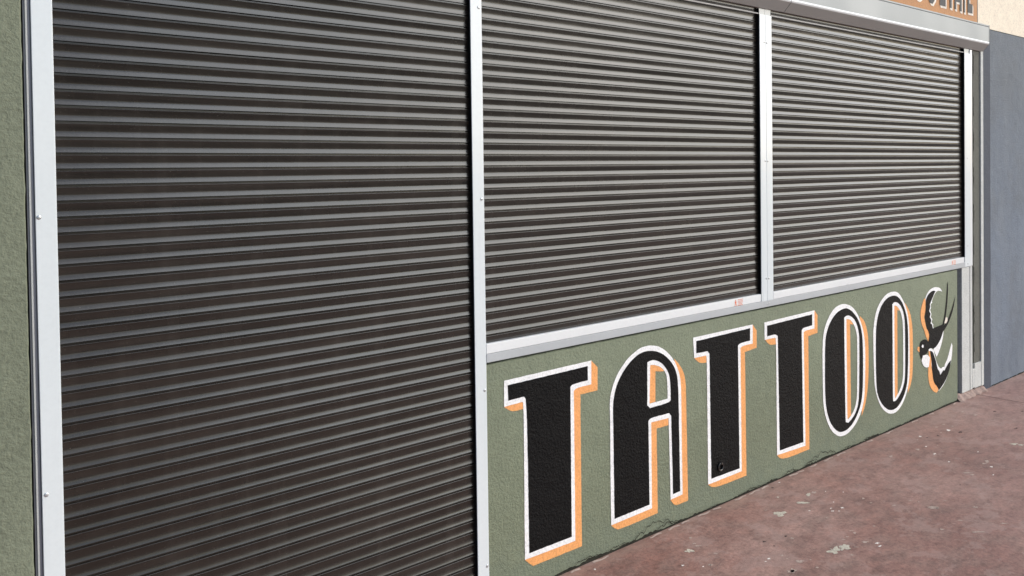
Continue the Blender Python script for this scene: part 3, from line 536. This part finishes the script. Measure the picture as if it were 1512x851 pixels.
slot_shade(3.199, .9367, 2.31, s2)
bb = bottom_bar(1.5683, 3.1915, s2); so = sill(1.5680, 3.2470, s2); rivet(3.2405, .8865, so, -.005, .004)
sticker(2.984, .903, .066, .031, bb)
housing(1.5432, 3.3995, s2); throat_bar(1.568, 3.1985, s2)
m = MB(); m.box(3.199, 3.2462, .002, .02, 2.2835, 2.3132); m.build('guide_top', M['guide2'], s2)
s3 = thing('roller_shutter', 'dark roller shutter over the right window above the painted swallow', 'shutter', (4.35, 0, .87), G)
curtain(3.289, 5.460, .9365, 2.36, s3, 3.0)
g = guide(3.2475, 3.2960, .9008, 2.2825, s3, [(3.256, 2.150), (3.257, 1.578), (3.258, 1.008)])
g = guide(5.4515, 5.5335, .8708, 2.2825, s3, [(5.492, 2.164), (5.491, 1.589), (5.492, 1.009), (5.494, .890)])
m = MB(); m.bbox(5.5345, 5.5695, -.003, .05, .8708, 2.31, .002); m.build('outer_flange', M['bar'], s3)
slot_shade(5.452, .9367, 2.31, s3)
bb = bottom_bar(3.2965, 5.4385, s3); so = sill(3.2475, 5.4505, s3); rivet(3.2600, .8865, so, -.005, .004)
st = sticker(5.250, .902, .062, .030, bb, False)
housing(3.4035, 5.730, s3, True); throat_bar(3.296, 5.4515, s3)
m = MB(); m.box(3.2478, 3.2955, .002, .02, 2.2835, 2.3132); m.build('guide_top', M['guide2'], s3)
m = MB(); m.box(5.452, 5.533, .002, .02, 2.2835, 2.3132); m.build('guide_top', M['guide2'], s3)

# ---------------------------------------------------------------- sign board
sg = thing('shop_sign', 'orange brown sign board with dark letters standing on the shutter housing', 'sign', (4.6, 0, 2.49))
m = MB(); m.bbox(3.3, 5.653, -.002, .0035, 2.4925, 3.02, .001); m.build('sign_board', M['signboard'], sg)
m = MB(); m.box(5.6535, 5.668, .0, .0035, 2.4925, 3.02); m.build('board_edge', M['edge'], sg)
zb, zt = 2.5515, 2.93
def arc(cx, cz, rx, rz, a0, a1, n=14):
    return [(cx+rx*math.cos(R(a0+(a1-a0)*i/n)), cz+rz*math.sin(R(a0+(a1-a0)*i/n))) for i in range(n+1)]
def rect(a, b, c, d): return [(a, b), (c, b), (c, d), (a, d)]
def obow(x0, x1):  # closed round letter, thick on the left
    w = x1-x0; rz = w*.62
    o_ = arc((x0+x1)/2, zb+rz, w/2, rz, 180, 360)+arc((x0+x1)/2, zt-rz, w/2, rz, 0, 180)
    a, b = x0+w*.52, x1-w*.20
    i_ = [(a, zb+rz*.62), (b-.01, zb+rz*.8), (b, zb+rz*1.3), (b, zt-rz*1.3), (b-.01, zt-rz*.8), (a, zt-rz*.62)]
    return [o_, i_]
SIGN = [('O', [obow(4.735, 4.888)]),
        ('D', [[[(4.945, zb+.02), (4.965, zb-.002), (5.0, zb-.004), (5.035, zb+.03), (5.052, zb+.10), (5.052, zt-.10), (5.035, zt-.03), (5.0, zt), (4.945, zt)], [(5.0, zb+.06), (5.03, zb+.11), (5.03, zt-.11), (5.0, zt-.06)]]]),
        ('E', [[[(5.098, zb), (5.18, zb), (5.18, zb+.075), (5.155, zb+.075), (5.155, zb+.16), (5.178, zb+.16), (5.178, zb+.22), (5.155, zb+.22), (5.155, zt-.06), (5.182, zt-.06), (5.182, zt), (5.098, zt)]]]),
        ('T', [[[(5.236, zb), (5.266, zb), (5.266, zt-.07), (5.292, zt-.07), (5.292, zt), (5.212, zt), (5.212, zt-.07), (5.236, zt-.07)]]]),
        ('A', [[[(5.306, zb), (5.332, zb), (5.332, zb+.05), (5.382, zb+.05), (5.382, zb-.004), (5.412, zb-.004), (5.412, zt-.10), (5.390, zt), (5.325, zt), (5.306, zt-.10)], [(5.340, zb+.11), (5.378, zb+.11), (5.378, zt-.10), (5.340, zt-.08)]]]),
        ('I', [[[(5.440, zb-.006), (5.462, zb-.006), (5.462, zt), (5.440, zt)]]]),
        ('L', [[[(5.500, zb), (5.576, zb), (5.576, zb+.062), (5.530, zb+.062), (5.530, zt), (5.500, zt)]]])]
for ch_, polys in SIGN:
    q = MB(); q2 = MB()
    for loops in polys:
        q.poly(loops, -.0042)
        xm = sum(p[0] for p in loops[0])/len(loops[0]); zm = (zb+zt)/2
        q2.poly([[(x+.013, z-.013) for x, z in loops[0]]]+[[(x+.0125+(xm-x)*.4, z-.013) for x, z in lp] for lp in loops[1:]], -.0034)
        for k in range(1, 4): q2.poly([[(x+.013*k/4, z-.013*k/4) for x, z in loops[0]]]+[[(x+(xm-x)*.35, z+(zm-z)*.02) for x, z in lp] for lp in loops[1:]], -.0034+.0001*k)
    o = q.build('sign_letter', M['signdark'], sg); o['label'] = 'dark grey letter %s with cream edge' % ch_
    q2.build('letter_edge', M['signwhite'], o)

# ---------------------------------------------------------------- camera
cam = bpy.data.cameras.new('camera'); co = bpy.data.objects.new('camera', cam); col.objects.link(co); sc.camera = co
cam.sensor_width = 36; cam.lens = 1136/1512*36; cam.shift_y = -(425.5-271)/1512; cam.clip_start = .05; cam.clip_end = 1000
MM = ((.79348503, -.02088118, .60823144), (-.60844721, -.00558786, .79357468), (-.01317207, -.99976635, -.01713898))
rot = Matrix(((MM[0][0], -MM[0][1], -MM[0][2]), (MM[1][0], -MM[1][1], -MM[1][2]), (MM[2][0], -MM[2][1], -MM[2][2])))
co.matrix_world = Matrix.Translation((0, -2.21102886, 1.55)) @ rot.to_4x4()
# ---------------------------------------------------------------- light
w = bpy.data.worlds.new('World'); sc.world = w; w.use_nodes = True; nt = w.node_tree
bg = nt.nodes['Background']; sk = nt.nodes.new('ShaderNodeTexSky'); sk.sky_type = 'NISHITA'; sk.sun_disc = False
EL, AZ = 32, 132      # sun azimuth measured clockwise from +Y
sk.sun_elevation = R(EL); sk.sun_rotation = R(AZ); sk.air_density = 1.0; sk.dust_density = 2.0; sk.ozone_density = 1.0
nt.links.new(sk.outputs['Color'], bg.inputs['Color']); bg.inputs['Strength'].default_value = .15
su = bpy.data.lights.new('sun', 'SUN'); su.energy = 2.35; su.angle = R(64); su.color = (1, 1, .995)
so = bpy.data.objects.new('sun', su); col.objects.link(so)
d = Vector((math.sin(R(AZ))*math.cos(R(EL)), math.cos(R(AZ))*math.cos(R(EL)), math.sin(R(EL))))
so.rotation_euler = d.to_track_quat('Z', 'Y').to_euler(); so.location = (0, -3, 6)
sc.view_settings.view_transform = 'Standard'; sc.view_settings.look = 'None'; sc.view_settings.exposure = 0
